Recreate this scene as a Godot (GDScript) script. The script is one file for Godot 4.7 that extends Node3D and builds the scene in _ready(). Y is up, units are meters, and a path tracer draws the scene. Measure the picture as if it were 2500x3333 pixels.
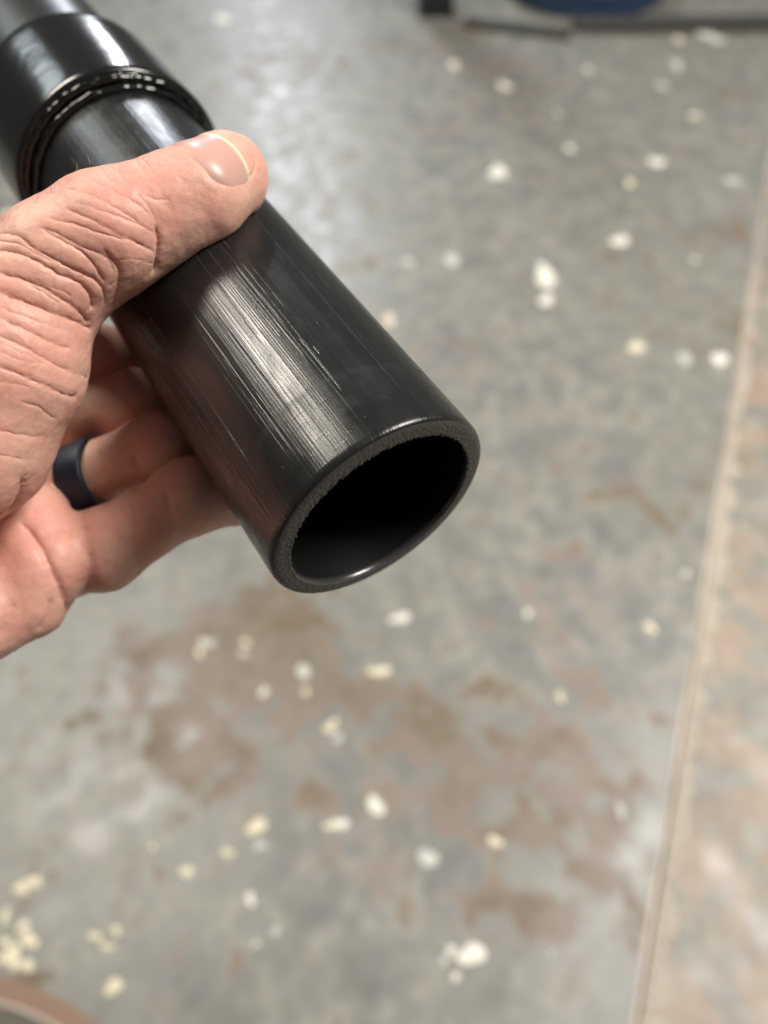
extends Node3D
# A bare left hand holds a black plastic pipe with a fused coupling above a stained workshop floor.

# Hand skeleton: chains of x, y, z, radius in millimetres from the middle of the pipe's cut end.
const THUMB := [-40.7,38.3,-85.0,8.8, -41.5,39.1,-81.1,9.9, -46.9,40.6,-69.5,11.2, -55.9,39.4,-63.6,11.7, -66.8,38.8,-56.0,13.5, -78.5,34.9,-48.9,13.9, -87.4,28.6,-40.2,15.6, -92.2,21.2,-30.0,18.6, -104.4,9.9,-16.2,21.5, -145.8,-9.6,-6.3,26.0]
const PALM := [
	[-145.8,-9.6,-6.3,26.0, -104.6,-46.6,-13.3,12.0],
	[-145.8,-9.6,-6.3,26.0, -116.1,-37.6,-37.6,12.0],
	[-145.8,-9.6,-6.3,26.0, -121.6,-30.8,-55.4,12.0],
	[-145.8,-9.6,-6.3,26.0, -121.5,-19.6,-67.4,13.0],
	[-98.2,-23.6,-14.2,11.0, -92.1,-26.8,-3.1,12.0],
	[-97.1,-32.2,4.4,11.8, -112.7,-30.3,10.2,15.0, -147.3,-16.9,0.3,24.0],
	[-86.5,27.0,-56.8,11.0, -98.5,8.6,-72.2,9.5, -112.7,-12.5,-84.0,10.0, -123.6,-22.4,-70.4,12.0],
	[-145.8,-9.6,-6.3,27.0, -150.9,-7.3,55.1,33.0, -199.7,-29.3,213.0,41.0, -249.7,-40.6,390.2,46.0]]
const FINGERS := [
	[-104.6,-46.6,-13.3,11.5, -79.6,-31.4,-10.3,10.9, -53.3,-20.1,-21.1,9.7, -29.8,-36.2,-34.8,8.8, -2.6,-26.5,-50.0,8.0],
	[-116.1,-37.6,-37.6,10.5, -91.7,-28.4,-33.2,8.9, -64.4,-18.4,-37.6,9.2, -40.9,-35.2,-52.0,8.8, -11.1,-23.6,-68.2,8.2],
	[-121.6,-30.8,-55.4,10.5, -95.4,-23.5,-55.2,9.2, -75.2,-18.2,-54.5,9.6, -51.8,-34.6,-68.8,9.2, -19.6,-20.3,-86.3,8.7],
	[-121.5,-19.6,-67.4,12.0, -103.4,-14.0,-76.9,10.0, -86.5,-18.5,-72.8,10.0, -63.2,-34.0,-86.4,9.2, -35.1,-24.1,-101.6,8.6]]
# Skin folds: depth and width in millimetres, then the points of the fold on the skin.
const FOLDS := [
	[1.50,1.1, -52.7,44.6,-50.9, -52.6,42.5,-49.9, -52.8,40.2,-49.1, -53.5,37.8,-48.5, -54.3,35.5,-48.2, -55.0,34.0,-48.1],
	[1.30,1.5, -101.7,41.1,-37.4, -83.9,41.6,-29.8, -79.5,39.4,-29.7, -75.6,36.1,-30.3, -71.9,31.4,-32.8, -70.5,25.9,-36.3],
	[0.75,1.2, -100.6,39.5,-32.1, -83.6,38.7,-24.8, -79.0,35.5,-24.7, -75.1,30.8,-25.7, -72.7,26.2,-28.7, -88.2,-8.9,-66.9],
	[0.85,1.2, -98.5,39.6,-26.5, -83.4,36.7,-21.5, -79.7,33.7,-21.5, -76.2,29.4,-22.0, -73.6,23.8,-24.1, -73.2,16.2,-29.9],
	[0.30,0.7, -97.2,38.1,-20.8, -83.4,34.5,-18.5, -79.2,31.1,-19.1, -75.7,28.1,-21.9],
	[0.85,1.1, -96.9,37.1,-18.7, -83.5,32.5,-16.2, -80.0,29.3,-16.6, -76.8,25.0,-18.1, -74.9,19.3,-20.4, -74.2,16.4,-23.1],
	[0.30,0.7, -96.7,33.9,-13.8, -83.9,30.1,-14.2, -81.4,28.4,-15.0, -78.8,26.1,-16.1],
	[0.45,0.7, -81.5,24.8,-13.3, -78.8,21.3,-15.0, -78.3,18.1,-15.5, -77.8,14.7,-17.1],
	[0.60,0.9, -96.4,28.4,-5.4, -85.6,21.4,-7.6, -83.4,18.3,-9.0, -80.3,12.5,-13.8],
	[0.40,0.8, -96.7,24.3,-0.5, -86.3,17.1,-4.1, -85.4,15.7,-4.9, -83.5,11.9,-6.9],
	[1.10,1.3, -101.8,42.4,-39.5, -84.1,43.9,-33.5, -80.1,42.9,-33.4, -76.5,40.9,-33.4, -73.3,37.6,-33.5, -70.6,32.9,-34.7, -70.1,28.1,-36.1],
	[1.10,1.1, -100.1,46.7,-40.8, -84.6,46.4,-38.8, -81.0,46.3,-38.2, -76.4,44.5,-37.0, -73.1,41.8,-36.3, -70.2,39.6,-37.0, -68.6,37.3,-37.4, -68.0,34.7,-37.7, -68.5,31.6,-37.5],
	[0.90,1.0, -81.0,48.0,-41.5, -77.4,46.4,-39.0, -73.0,44.2,-38.2, -69.8,41.3,-38.0, -66.9,39.0,-38.8, -65.7,36.4,-39.4, -65.5,33.4,-39.8, -67.2,28.8,-40.3],
	[0.80,0.9, -76.1,48.9,-43.0, -71.9,47.1,-41.4, -68.2,44.8,-40.9, -66.0,41.8,-40.3, -65.1,38.8,-40.0, -64.7,36.2,-40.1],
	[0.60,0.9, -77.5,49.1,-43.3, -72.7,48.2,-42.7, -69.1,46.0,-41.5, -65.6,44.0,-41.5, -63.2,42.4,-41.9, -62.3,40.1,-41.7, -62.7,38.2,-41.4],
	[0.50,0.8, -75.5,50.0,-45.6, -68.8,49.0,-44.6, -65.0,47.5,-44.0, -61.2,45.9,-44.3, -57.5,43.9,-45.7, -53.5,39.1,-48.5],
	[0.55,0.8, -71.3,50.9,-47.7, -66.2,49.8,-45.9, -61.0,46.8,-45.0, -56.4,42.8,-46.3, -53.5,38.2,-48.4],
	[0.40,0.8, -68.9,51.6,-48.6, -62.1,50.0,-47.5, -57.2,47.2,-48.4, -52.8,42.9,-49.9],
	[1.00,1.1, -63.9,44.2,-42.3, -61.8,41.2,-42.1, -61.1,38.3,-42.2, -62.2,34.8,-41.9, -63.7,31.9,-41.9, -65.9,27.8,-42.6],
	[0.40,0.8, -101.3,48.0,-45.7, -85.4,47.6,-43.1, -81.0,48.0,-41.5, -77.9,47.1,-39.9],
	[0.40,0.7, -100.7,47.4,-43.2, -85.0,47.1,-40.9, -80.2,47.2,-39.8, -76.1,45.2,-37.9, -73.0,43.8,-37.9],
	[0.30,0.6, -68.9,39.1,-37.6, -67.4,40.0,-38.8, -65.4,36.6,-39.6],
	[0.25,0.5, -64.2,35.1,-40.5, -62.7,35.5,-41.5, -61.4,37.7,-42.0],
	[0.25,0.7, -61.3,40.7,-42.3, -58.2,40.5,-44.2, -55.5,37.3,-46.6, -54.2,35.4,-48.3],
	[0.40,0.7, -78.6,41.7,-32.8, -75.9,39.6,-32.7, -73.3,36.0,-32.6],
	[0.30,0.6, -74.3,40.0,-34.1, -72.6,38.5,-34.6, -70.9,36.2,-35.2],
	[0.20,0.6, -97.6,38.8,-23.0, -83.4,35.7,-20.1, -79.9,33.1,-20.4, -76.6,29.1,-21.0],
	[0.35,0.8, -102.5,38.1,-35.5, -83.7,39.9,-26.8, -79.5,37.5,-27.1, -75.4,33.6,-28.3, -72.4,29.0,-31.4],
	[0.40,0.7, -63.4,52.7,-61.6, -60.7,52.8,-58.5, -58.5,52.0,-55.8],
	[0.30,0.6, -62.2,52.4,-62.8, -59.8,52.6,-58.2],
	[0.35,0.6, -57.7,52.0,-67.0, -55.2,52.5,-63.1, -54.0,52.3,-61.7],
	[0.30,0.6, -60.0,51.8,-68.5, -57.1,52.5,-62.8, -54.6,51.7,-59.1],
	[0.35,0.7, -54.7,49.8,-54.6, -52.3,48.5,-54.7, -49.6,48.0,-55.9],
	[0.25,0.6, -65.3,53.0,-60.3, -62.9,53.2,-56.5, -60.4,52.3,-54.5],
	[0.30,0.7, -68.7,53.6,-55.8, -62.9,52.6,-52.6, -56.9,49.9,-52.4, -53.7,46.7,-51.5],
	[0.35,0.7, -72.1,52.5,-52.8, -64.7,52.2,-49.9, -59.3,49.5,-49.0, -55.4,45.8,-49.0],
	[0.25,0.7, -56.3,50.5,-54.2, -53.7,47.7,-52.6, -52.6,44.9,-51.1],
	[2.72,2.4, -84.5,8.4,-5.3, -88.1,0.2,-3.5, -92.8,-4.7,-3.0, -93.5,-2.4,-0.3],
	[2.72,2.0, -96.2,-13.5,-8.2, -91.0,-14.6,-3.7, -87.4,-16.6,1.2, -85.4,-21.3,5.4, -84.6,-29.1,7.5, -86.1,-38.4,7.0],
	[1.53,1.4, -86.9,-25.9,9.3, -88.3,-29.2,11.9, -90.8,-31.9,14.5],
	[1.19,1.3, -94.9,-22.4,11.7, -96.4,-25.2,16.0, -98.2,-27.3,18.7],
	[0.68,1.1, -89.6,-14.9,-4.5, -85.0,-18.4,-9.0, -80.8,-19.2,-9.0],
	[2.04,1.7, -83.8,-22.2,-17.3, -78.8,-20.3,-4.9, -79.2,-27.2,1.3, -83.6,-37.5,2.8],
	[1.53,1.4, -68.7,-15.5,-16.4, -66.9,-16.7,-10.6, -66.9,-21.7,-5.8, -69.2,-34.9,-3.8],
	[1.02,1.3, -57.6,-11.4,-15.5, -56.4,-15.6,-10.8, -55.8,-22.2,-8.9, -56.5,-30.7,-9.5],
	[1.36,1.3, -80.4,-15.1,-32.6, -79.6,-19.6,-27.2, -77.8,-19.6,-17.1],
	[1.36,1.5, -69.7,-12.7,-30.0, -69.4,-16.5,-27.7, -68.2,-15.9,-20.1],
	[0.75,0.7, -47.7,53.0,-67.6, -45.1,52.5,-66.3, -42.6,51.4,-64.9, -41.1,50.0,-63.8, -39.9,48.6,-63.1, -38.5,47.7,-63.5, -36.5,46.3,-65.5, -34.7,44.4,-69.3, -33.0,43.0,-73.9, -32.3,44.3,-77.4, -32.5,45.8,-80.3]]
const BLUSH := [
	[-60.6,52.8,-57.8,9,0.75],
	[-49.1,50.4,-59.4,8,0.25],
	[-40.6,48.2,-61.9,7,0.35],
	[-57.7,48.2,-49.1,14,0.25],
	[-75.8,37.0,-30.8,16,0.35],
	[-78.0,26.5,-17.1,14,0.30],
	[-86.8,-16.4,-7.1,16,0.35],
	[-93.7,-22.3,10.9,20,0.30],
	[-90.2,-0.8,-1.8,12,0.45],
	[-66.6,39.1,-39.0,10,0.20],
	[-31.4,43.7,-81.5,6,0.35]]
const CUT_END := Vector3(-0.00035,0.90691,-0.10334)
const PIPE_AXIS := Vector3(-0.54129,0.05156,-0.83926)
const PIPE_UP := Vector3(-0.27396,0.93284,0.23401)
const NAIL_MIDDLE := Vector3(-38.1,49.6,-70.4)
const THUMB_TIP := Vector3(-40.8,38.9,-83.3)
const THUMB_JOINT := Vector3(-49.8,40.5,-67.6)
const NAIL_TURN := -0.40
const NAIL_FROM := -8.0
const NAIL_TO := 7.0
const HAIR_ROOTS := [-75.0,51.5,-52.3, -74.7,51.6,-52.4, -74.2,51.8,-52.5, -73.2,52.2,-54.1, -72.1,52.7,-55.3, -81.5,49.7,-46.7, -77.9,50.7,-50.0, -71.2,52.5,-61.7, -68.3,53.6,-62.9]
const RING_FINGER := [Vector3(-91.7,-28.4,-33.2), Vector3(-143.3,-47.6,-33.1)]
# Dried white drops on the floor: x, z and the two half widths in metres.
const DROPS := [
	[0.305,-1.888,0.0219,0.0337], [0.574,-1.578,0.0199,0.0235], [0.374,-1.438,0.0207,0.0443], [0.365,-1.352,0.0136,0.0201], [0.160,-1.503,0.0185,0.0223], [0.744,-1.940,0.0191,0.0242], [0.648,-1.836,0.0121,0.0195], [0.920,-1.847,0.0148,0.0163], [0.536,-1.195,0.0191,0.0147], [0.629,-1.159,0.0138,0.0154], [0.703,-1.159,0.0219,0.0154], [0.055,-1.494,0.0167,0.0104], [0.516,-2.013,0.0127,0.0162], [0.011,-1.285,0.0113,0.0203], [0.232,-0.561,0.0066,0.0061], [0.026,-0.552,0.0151,0.0084], [-0.124,-0.461,0.0116,0.0110], [-0.007,-0.461,0.0157,0.0088], [-0.218,-0.509,0.0065,0.0057], [-0.219,-0.490,0.0065,0.0056], [-0.181,-0.428,0.0063,0.0063], [-0.118,-0.428,0.0052,0.0063], [0.264,-0.420,0.0064,0.0073], [0.424,-0.536,0.0091,0.0083], [-0.081,-0.371,0.0076,0.0065], [-0.067,-0.357,0.0071,0.0068], [-0.012,-0.264,0.0099,0.0124], [-0.172,-0.237,0.0129,0.0094], [-0.166,-0.212,0.0084,0.0050], [-0.074,-0.237,0.0074,0.0051], [-0.059,-0.240,0.0098,0.0077], [0.058,-0.197,0.0107,0.0130], [0.148,-0.218,0.0089,0.0071], [-0.208,-0.204,0.0070,0.0053], [-0.258,-0.181,0.0100,0.0056], [-0.172,-0.149,0.0069,0.0069], [-0.136,-0.113,0.0058,0.0048], [-0.159,-0.099,0.0049,0.0043], [0.108,-0.088,0.0174,0.0114], [0.083,-0.093,0.0077,0.0043], [0.074,-0.082,0.0067,0.0042], [0.087,-0.065,0.0058,0.0041], [-0.326,-0.055,0.0110,0.0075], [-0.361,-0.108,0.0076,0.0047], [-0.344,-0.097,0.0091,0.0036], [-0.456,-0.169,0.0132,0.0055], [-0.469,-0.161,0.0106,0.0062], [-0.454,-0.119,0.0084,0.0059], [-0.443,-0.104,0.0115,0.0080], [-0.462,-0.089,0.0126,0.0085], [-0.437,-0.077,0.0094,0.0056], [-0.454,-0.080,0.0094,0.0063], [-0.480,-0.130,0.0053,0.0090], [-0.472,-0.102,0.0074,0.0050], [1.087,-2.754,0.0372,0.0239], [1.116,-2.718,0.0313,0.0235], [0.985,-2.718,0.0168,0.0209], [0.935,-2.528,0.0185,0.0286], [0.856,-2.386,0.0150,0.0199], [0.371,-2.386,0.0192,0.0311], [0.223,-2.528,0.0175,0.0286], [-0.563,-2.887,0.0256,0.0341], [-0.280,-0.509,0.0109,0.0081], [-0.943,-1.686,0.0251,0.0177], [-0.074,-0.381,0.0061,0.0060], [-0.288,-0.492,0.0054,0.0079], [0.324,-0.258,0.0062,0.0096], [0.736,-1.503,0.0090,0.0105], [0.646,-2.496,0.0152,0.0211], [0.206,-0.089,0.0044,0.0028], [-0.336,-0.114,0.0061,0.0051], [-0.308,-0.211,0.0046,0.0033], [0.504,-0.635,0.0060,0.0078], [0.511,-2.211,0.0114,0.0161], [0.909,-2.197,0.0142,0.0160], [0.039,-1.124,0.0063,0.0079]]
# Brown stains in the concrete: x, z, half widths in metres, strength.
const STAINS := [
	[-0.171,-0.556,0.072,0.051,1.00], [-0.203,-0.582,0.062,0.035,0.80], [-0.248,-0.461,0.097,0.079,0.75], [-0.272,-0.381,0.080,0.057,0.70], [-0.090,-0.424,0.065,0.037,0.70], [0.041,-0.381,0.067,0.050,1.00], [-0.175,-0.302,0.084,0.039,0.70], [-0.150,-0.476,0.074,0.047,0.80], [0.104,-0.289,0.038,0.052,0.80], [0.083,-0.264,0.028,0.031,0.70], [0.215,-0.354,0.079,0.056,0.70], [0.226,-0.240,0.084,0.068,0.75], [0.154,-0.140,0.041,0.032,0.80], [0.309,-0.439,0.060,0.038,0.60], [-0.351,-0.524,0.093,0.041,0.50], [-0.406,-0.439,0.054,0.030,0.40], [0.168,-1.202,0.051,0.022,0.70], [0.832,-1.616,0.080,0.056,0.80], [0.666,-0.876,0.039,0.069,0.70], [0.770,-1.239,0.057,0.077,0.60], [0.353,-0.865,0.044,0.028,0.50], [0.420,-0.810,0.044,0.027,0.50], [0.482,-0.749,0.044,0.036,0.60], [0.270,-2.810,0.114,0.053,0.70], [0.062,-2.682,0.128,0.050,0.50], [-0.253,-2.562,0.229,0.138,0.45], [0.275,-2.239,0.022,0.028,0.80], [1.072,-2.340,0.070,0.042,0.60], [0.857,-1.988,0.046,0.030,0.50], [0.568,-0.832,0.028,0.033,0.50], [0.539,-0.388,0.047,0.088,0.50], [0.480,-0.228,0.045,0.054,0.45], [0.334,-0.276,0.058,0.064,0.50], [0.281,-0.161,0.049,0.044,0.40], [0.469,-0.354,0.038,0.056,0.50], [-0.059,-1.759,0.052,0.032,0.40], [0.578,-1.540,0.049,0.038,0.35], [0.315,-0.671,0.033,0.024,0.40], [0.172,-0.556,0.030,0.021,0.50], [0.190,-0.439,0.037,0.022,0.35], [-0.083,-0.276,0.028,0.019,0.40], [-0.302,-0.321,0.043,0.026,0.50], [-0.355,-0.354,0.044,0.020,0.40], [-0.444,-0.065,0.043,0.012,0.50], [0.203,-0.114,0.034,0.026,0.50]]

const WORLD_GREY := 0.07
var rng := RandomNumberGenerator.new()


func _ready() -> void:
	rng.seed = 7
	camera_and_light()
	build_floor()
	build_far_things()
	build_pipe()
	build_hand()
	build_finger_band()


# ------------------------------------------------------------------ camera, light, exposure
func camera_and_light() -> void:
	var cam := Camera3D.new()
	cam.name = "camera"
	add_child(cam)
	cam.position = Vector3(0, 1.05, 0)
	cam.rotation_degrees = Vector3(-54, 0, 0)
	cam.near = 0.02
	cam.far = 60.0
	var lens := CameraAttributesPhysical.new()
	lens.frustum_focal_length = 12.0 / tan(deg_to_rad(35.0))
	lens.frustum_focus_distance = 0.169
	lens.exposure_aperture = 4.3
	lens.frustum_near = 0.02
	lens.frustum_far = 60.0
	cam.attributes = lens
	cam.fov = 70.0
	cam.current = true

	var env := Environment.new()
	env.background_mode = Environment.BG_COLOR
	env.background_color = Color(WORLD_GREY, WORLD_GREY * 0.985, WORLD_GREY * 0.95).linear_to_srgb()
	env.tonemap_mode = Environment.TONE_MAPPER_LINEAR
	env.tonemap_exposure = 1.1
	env.sdfgi_enabled = true
	env.ssao_enabled = true
	env.ssil_enabled = true
	var we := WorldEnvironment.new()
	we.name = "environment"
	we.environment = env
	add_child(we)

	# The shop's ceiling lights: the near one that makes the shine and the thumb's shadow, one behind the photographer, and a row farther down the hall.
	ceiling_light("ceiling_light", Vector3(-1.45, 2.95, -1.15), Vector2(1.1, 0.5), 6.8, Color(1.0, 0.97, 0.91), 54.0)
	ceiling_light("ceiling_light_001", Vector3(2.05, 3.05, -0.6), Vector2(1.3, 1.0), 19.5, Color(1.0, 0.98, 0.94))
	ceiling_light("ceiling_light_002", Vector3(-2.75, 2.95, -2.75), Vector2(1.1, 1.1), 2.2, Color(0.93, 0.98, 1.0))
	for k in 3:
		ceiling_light("ceiling_light_%03d" % (k + 3), Vector3(-0.73 - 0.23 * k, 3.0, -5.3 - 1.65 * k), Vector2(0.24, 1.0), 7.5, Color(0.95, 0.97, 1.0))


func ceiling_light(called: String, at: Vector3, size: Vector2, energy: float, tint: Color, turn := 0.0) -> void:
	var l := AreaLight3D.new()
	l.name = called
	l.area_size = size
	l.light_energy = energy
	l.light_color = tint
	l.area_normalize_energy = true
	l.area_range = 30.0
	l.shadow_enabled = true
	add_child(l)
	l.position = at
	l.rotation_degrees = Vector3(-90, turn, 0)


# ------------------------------------------------------------------ helpers
func mat(called: String, linear: Color, roughness: float, specular := 0.5) -> StandardMaterial3D:
	var m := StandardMaterial3D.new()
	m.resource_name = called
	m.albedo_color = linear.linear_to_srgb()
	m.roughness = roughness
	m.metallic_specular = specular
	return m


func noise(kind: int, frequency: float, octaves := 4, number := 1) -> FastNoiseLite:
	var n := FastNoiseLite.new()
	n.noise_type = kind
	n.frequency = frequency
	n.fractal_octaves = octaves
	n.seed = number
	return n


func add_mesh(called: String, mesh: Mesh, material: Material, parent: Node) -> MeshInstance3D:
	var o := MeshInstance3D.new()
	o.name = called
	o.mesh = mesh
	o.material_override = material
	parent.add_child(o, true)
	return o


func tag(o: Node, label: String, category: String, group := "") -> void:
	o.set_meta("label", label)
	o.set_meta("category", category)
	if group:
		o.set_meta("group", group)


func from_arrays(v: PackedVector3Array, n: PackedVector3Array, idx: PackedInt32Array, uv := PackedVector2Array(), col := PackedColorArray()) -> ArrayMesh:
	var arr := []
	arr.resize(Mesh.ARRAY_MAX)
	arr[Mesh.ARRAY_VERTEX] = v
	arr[Mesh.ARRAY_NORMAL] = n
	arr[Mesh.ARRAY_INDEX] = idx
	if uv.size():
		arr[Mesh.ARRAY_TEX_UV] = uv
	if col.size():
		arr[Mesh.ARRAY_COLOR] = col
	var m := ArrayMesh.new()
	m.add_surface_from_arrays(Mesh.PRIMITIVE_TRIANGLES, arr)
	return m


func normals_of(v: PackedVector3Array, idx: PackedInt32Array) -> PackedVector3Array:
	var n := PackedVector3Array()
	n.resize(v.size())
	for t in range(0, idx.size(), 3):
		var i := idx[t]
		var j := idx[t + 1]
		var k := idx[t + 2]
		var c := (v[k] - v[i]).cross(v[j] - v[i])
		n[i] += c
		n[j] += c
		n[k] += c
	for i in n.size():
		n[i] = n[i].normalized()
	return n


# Turns a profile of (radius, height) about the y axis; wobble may hold an offset of both for every point, row by row.
func lathe(profile: Array, segments: int, wobble := PackedVector2Array(), v_length := 0.2) -> ArrayMesh:
	var v := PackedVector3Array()
	var uv := PackedVector2Array()
	var idx := PackedInt32Array()
	var rows := profile.size()
	for r in rows:
		for k in segments + 1:
			var ang := TAU * float(k % segments) / segments
			var p: Vector2 = profile[r]
			if wobble.size():
				p += wobble[r * segments + k % segments]
			v.append(Vector3(p.x * cos(ang), p.y, p.x * sin(ang)))
			uv.append(Vector2(float(k) / segments, p.y / v_length))
	for r in rows - 1:
		for k in segments:
			var i := r * (segments + 1) + k
			var j := i + segments + 1
			idx.append_array(PackedInt32Array([i, j, i + 1, i + 1, j, j + 1]))
	var n := normals_of(v, idx)
	for r in rows:
		var a := r * (segments + 1)
		var b := a + segments
		var s := (n[a] + n[b]).normalized()
		n[a] = s
		n[b] = s
	return from_arrays(v, n, idx, uv)


# ------------------------------------------------------------------ floor
func floor_texture() -> Array:
	# 6 m x 6 m of stained, sealed concrete from x = -3, z = -5.
	var size := 1024
	var im := Image.create(size, size, false, Image.FORMAT_RGB8)
	var ro := Image.create(size, size, false, Image.FORMAT_L8)
	var broad := noise(FastNoiseLite.TYPE_SIMPLEX_SMOOTH, 1.3, 3, 11)
	var mid := noise(FastNoiseLite.TYPE_SIMPLEX_SMOOTH, 9.0, 4, 12)
	var fine := noise(FastNoiseLite.TYPE_SIMPLEX_SMOOTH, 30.0, 3, 13)
	var edge := noise(FastNoiseLite.TYPE_SIMPLEX_SMOOTH, 14.0, 4, 14)
	var stain := PackedFloat32Array()
	stain.resize(size * size)
	var per := 6.0 / size
	for s in STAINS:
		var rx: float = s[2] * 1.25
		var rz: float = s[3] * 1.25
		for j in range(maxi(0, int((s[1] - 2.2 * rz + 5.0) / per)), mini(size, int((s[1] + 2.2 * rz + 5.0) / per))):
			for i in range(maxi(0, int((s[0] - 2.2 * rx + 3.0) / per)), mini(size, int((s[0] + 2.2 * rx + 3.0) / per))):
				var dx: float = (i * per - 3.0 - s[0]) / rx
				var dz: float = (j * per - 5.0 - s[1]) / rz
				stain[j * size + i] += s[4] * exp(-1.1 * (dx * dx + dz * dz))
	var grey := Color(0.188, 0.187, 0.166)
	var blue_grey := Color(0.160, 0.162, 0.156)
	var pale := Color(0.250, 0.248, 0.222)
	var brown := Color(0.112, 0.078, 0.046)
	var rose := Color(0.176, 0.136, 0.112)
	for j in size:
		var z := j * per - 5.0
		for i in size:
			var x := i * per - 3.0
			var b := broad.get_noise_2d(x, z)
			var m := mid.get_noise_2d(x, z)
			var f := fine.get_noise_2d(x, z)
			var e := edge.get_noise_2d(x, z)
			var c := grey.lerp(blue_grey, smoothstep(-0.1, 0.5, m * 0.9 + b * 0.5))
			c = c.lerp(pale, 0.75 * smoothstep(0.0, 0.45, f * 0.35 + e * 0.75 - m * 0.4 + b * 0.25))
			var w := smoothstep(0.34, 0.78, 0.85 * stain[j * size + i] + 1.0 * e + 0.45 * f + 0.02)
			var w2 := smoothstep(0.20, 0.50, b * 0.6 - m * 0.55 + 0.3 * e - 0.05)
			c = c.lerp(rose, 0.65 * w2)
			c = c.lerp(brown.lerp(rose, clampf(0.35 + 1.2 * b + 0.9 * m, 0.0, 0.9)), 0.92 * w)
			# the slab beyond the joint is sandier
			if x > 0.29 - 0.393 * z:
				c = c.lerp(Color(0.265, 0.203, 0.158), clampf(0.45 + 1.3 * m + 0.9 * e, 0.0, 0.9))
				c = c.lerp(Color(0.27, 0.24, 0.21), 0.7 * smoothstep(0.15, 0.5, e - 0.5 * m + 0.4 * f))
			c = c * (1.0 + 0.14 * f + 0.12 * e)
			var rough := 0.46 + 0.18 * e - 0.15 * m + 0.08 * w + (0.12 if x > 0.29 - 0.393 * z else 0.0)
			im.set_pixel(i, j, c.linear_to_srgb())
			ro.set_pixel(i, j, Color.from_hsv(0, 0, clampf(rough, 0.34, 0.85)))
	return [ImageTexture.create_from_image(im), ImageTexture.create_from_image(ro)]


func joint_x(z: float) -> float:
	return 0.2905 - 0.3932 * z


func build_floor() -> void:
	var tex := floor_texture()
	var m := mat("stained_concrete", Color(1, 1, 1), 1.0)
	m.albedo_texture = tex[0]
	m.roughness_texture = tex[1]
	m.roughness = 0.95
	m.metallic_specular = 0.5
	m.heightmap_enabled = true
	var hn := NoiseTexture2D.new()
	hn.width = 512
	hn.height = 512
	hn.seamless = true
	hn.noise = noise(FastNoiseLite.TYPE_SIMPLEX_SMOOTH, 0.02, 4, 5)
	m.heightmap_texture = hn
	m.heightmap_scale = 0.6
	# Two slabs with a bevelled lip and an open joint between them.
	var root := Node3D.new()
	root.name = "floor"
	root.set_meta("kind", "structure")
	add_child(root)
	var sl := slab(-1.0, m)
	sl.name = "concrete_slab"
	root.add_child(sl, true)
	var sr := slab(1.0, m)
	sr.name = "concrete_slab_001"
	root.add_child(sr, true)
	# Dirt at the bottom of the joint.
	var dirt := mat("joint_dirt", Color(0.045, 0.038, 0.03), 0.95)
	var bed := SurfaceTool.new()
	bed.begin(Mesh.PRIMITIVE_TRIANGLES)
	bed.set_normal(Vector3.UP)
	var q := [Vector3(joint_x(1.0) - 0.03, -0.012, 1.0), Vector3(joint_x(-6.0) - 0.03, -0.012, -6.0), Vector3(joint_x(-6.0) + 0.05, -0.012, -6.0), Vector3(joint_x(1.0) + 0.05, -0.012, 1.0)]
	for k in [0, 1, 2, 0, 2, 3]:
		bed.add_vertex(q[k])
	add_mesh("joint_dirt", bed.commit(), dirt, root)
	add_mesh("joint_lip", lip_mesh(), mat("worn_joint_edge", Color(0.50, 0.42, 0.36), 0.4), root)
	# Crumbling pale filler along the far side of the joint.
	var filler := mat("joint_filler", Color(0.36, 0.32, 0.27), 0.9)
	add_mesh("joint_filler", filler_mesh(), filler, root)
	# Dried drops of paint and filler.
	var kinds := [mat("dried_drop_white", Color(0.66, 0.645, 0.58), 0.6), mat("dried_drop_cream", Color(0.62, 0.56, 0.42), 0.65), mat("dried_drop_grey", Color(0.46, 0.46, 0.43), 0.65)]
	for d in DROPS:
		var o := add_mesh("dried_drop", drop_mesh(d[2], d[3]), kinds[rng.randi() % 3 if d[1] < -0.35 or d[0] > -0.2 else 1], root)
		o.position = Vector3(d[0], 0.0003 if d[0] < joint_x(d[1]) else -0.0027, d[1])
		o.rotation.y = rng.randf_range(-0.25, 0.25)


func slab(side: float, m: Material) -> MeshInstance3D:
	var v := PackedVector3Array()
	var uv := PackedVector2Array()
	var idx := PackedInt32Array()
	var n := PackedVector3Array()
	var wave := noise(FastNoiseLite.TYPE_SIMPLEX_SMOOTH, 9.0, 3, 21)
	var rows := 500
	for r in rows + 1:
		var z := 2.0 - 10.0 * r / rows
		var w := wave.get_noise_2d(z, side * 5.0) * 0.0012
		var open := 0.0003 + 0.0020 * smoothstep(-0.75, -0.15, z)
		var x := joint_x(z) + w + side * open
		var y := 0.0 if side < 0 else -0.003
		var lip := 0.0012 if side < 0 else 0.0
		var outer := -7.0 if side < 0 else 8.0
		for p in [Vector3(outer, y, z), Vector3(x + side * 0.020, y, z), Vector3(x - 0.006 if side < 0 else x + 0.006, y + lip, z), Vector3(x - 0.002 if side < 0 else x + 0.002, y + lip * 0.7 - 0.0005, z), Vector3(x, y - 0.002, z), Vector3(x, y - 0.02, z)]:
			v.append(p)
			uv.append(Vector2((p.x + 3.0) / 6.0, (p.z + 5.0) / 6.0))
	for r in rows:
		for k in 5:
			var i := r * 6 + k
			var j := i + 6
			if side < 0:
				idx.append_array(PackedInt32Array([i, j, i + 1, i + 1, j, j + 1]))
			else:
				idx.append_array(PackedInt32Array([i, i + 1, j, i + 1, j + 1, j]))
	n = normals_of(v, idx)
	var o := MeshInstance3D.new()
	o.mesh = from_arrays(v, n, idx, uv)
	o.material_override = m
	return o


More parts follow.
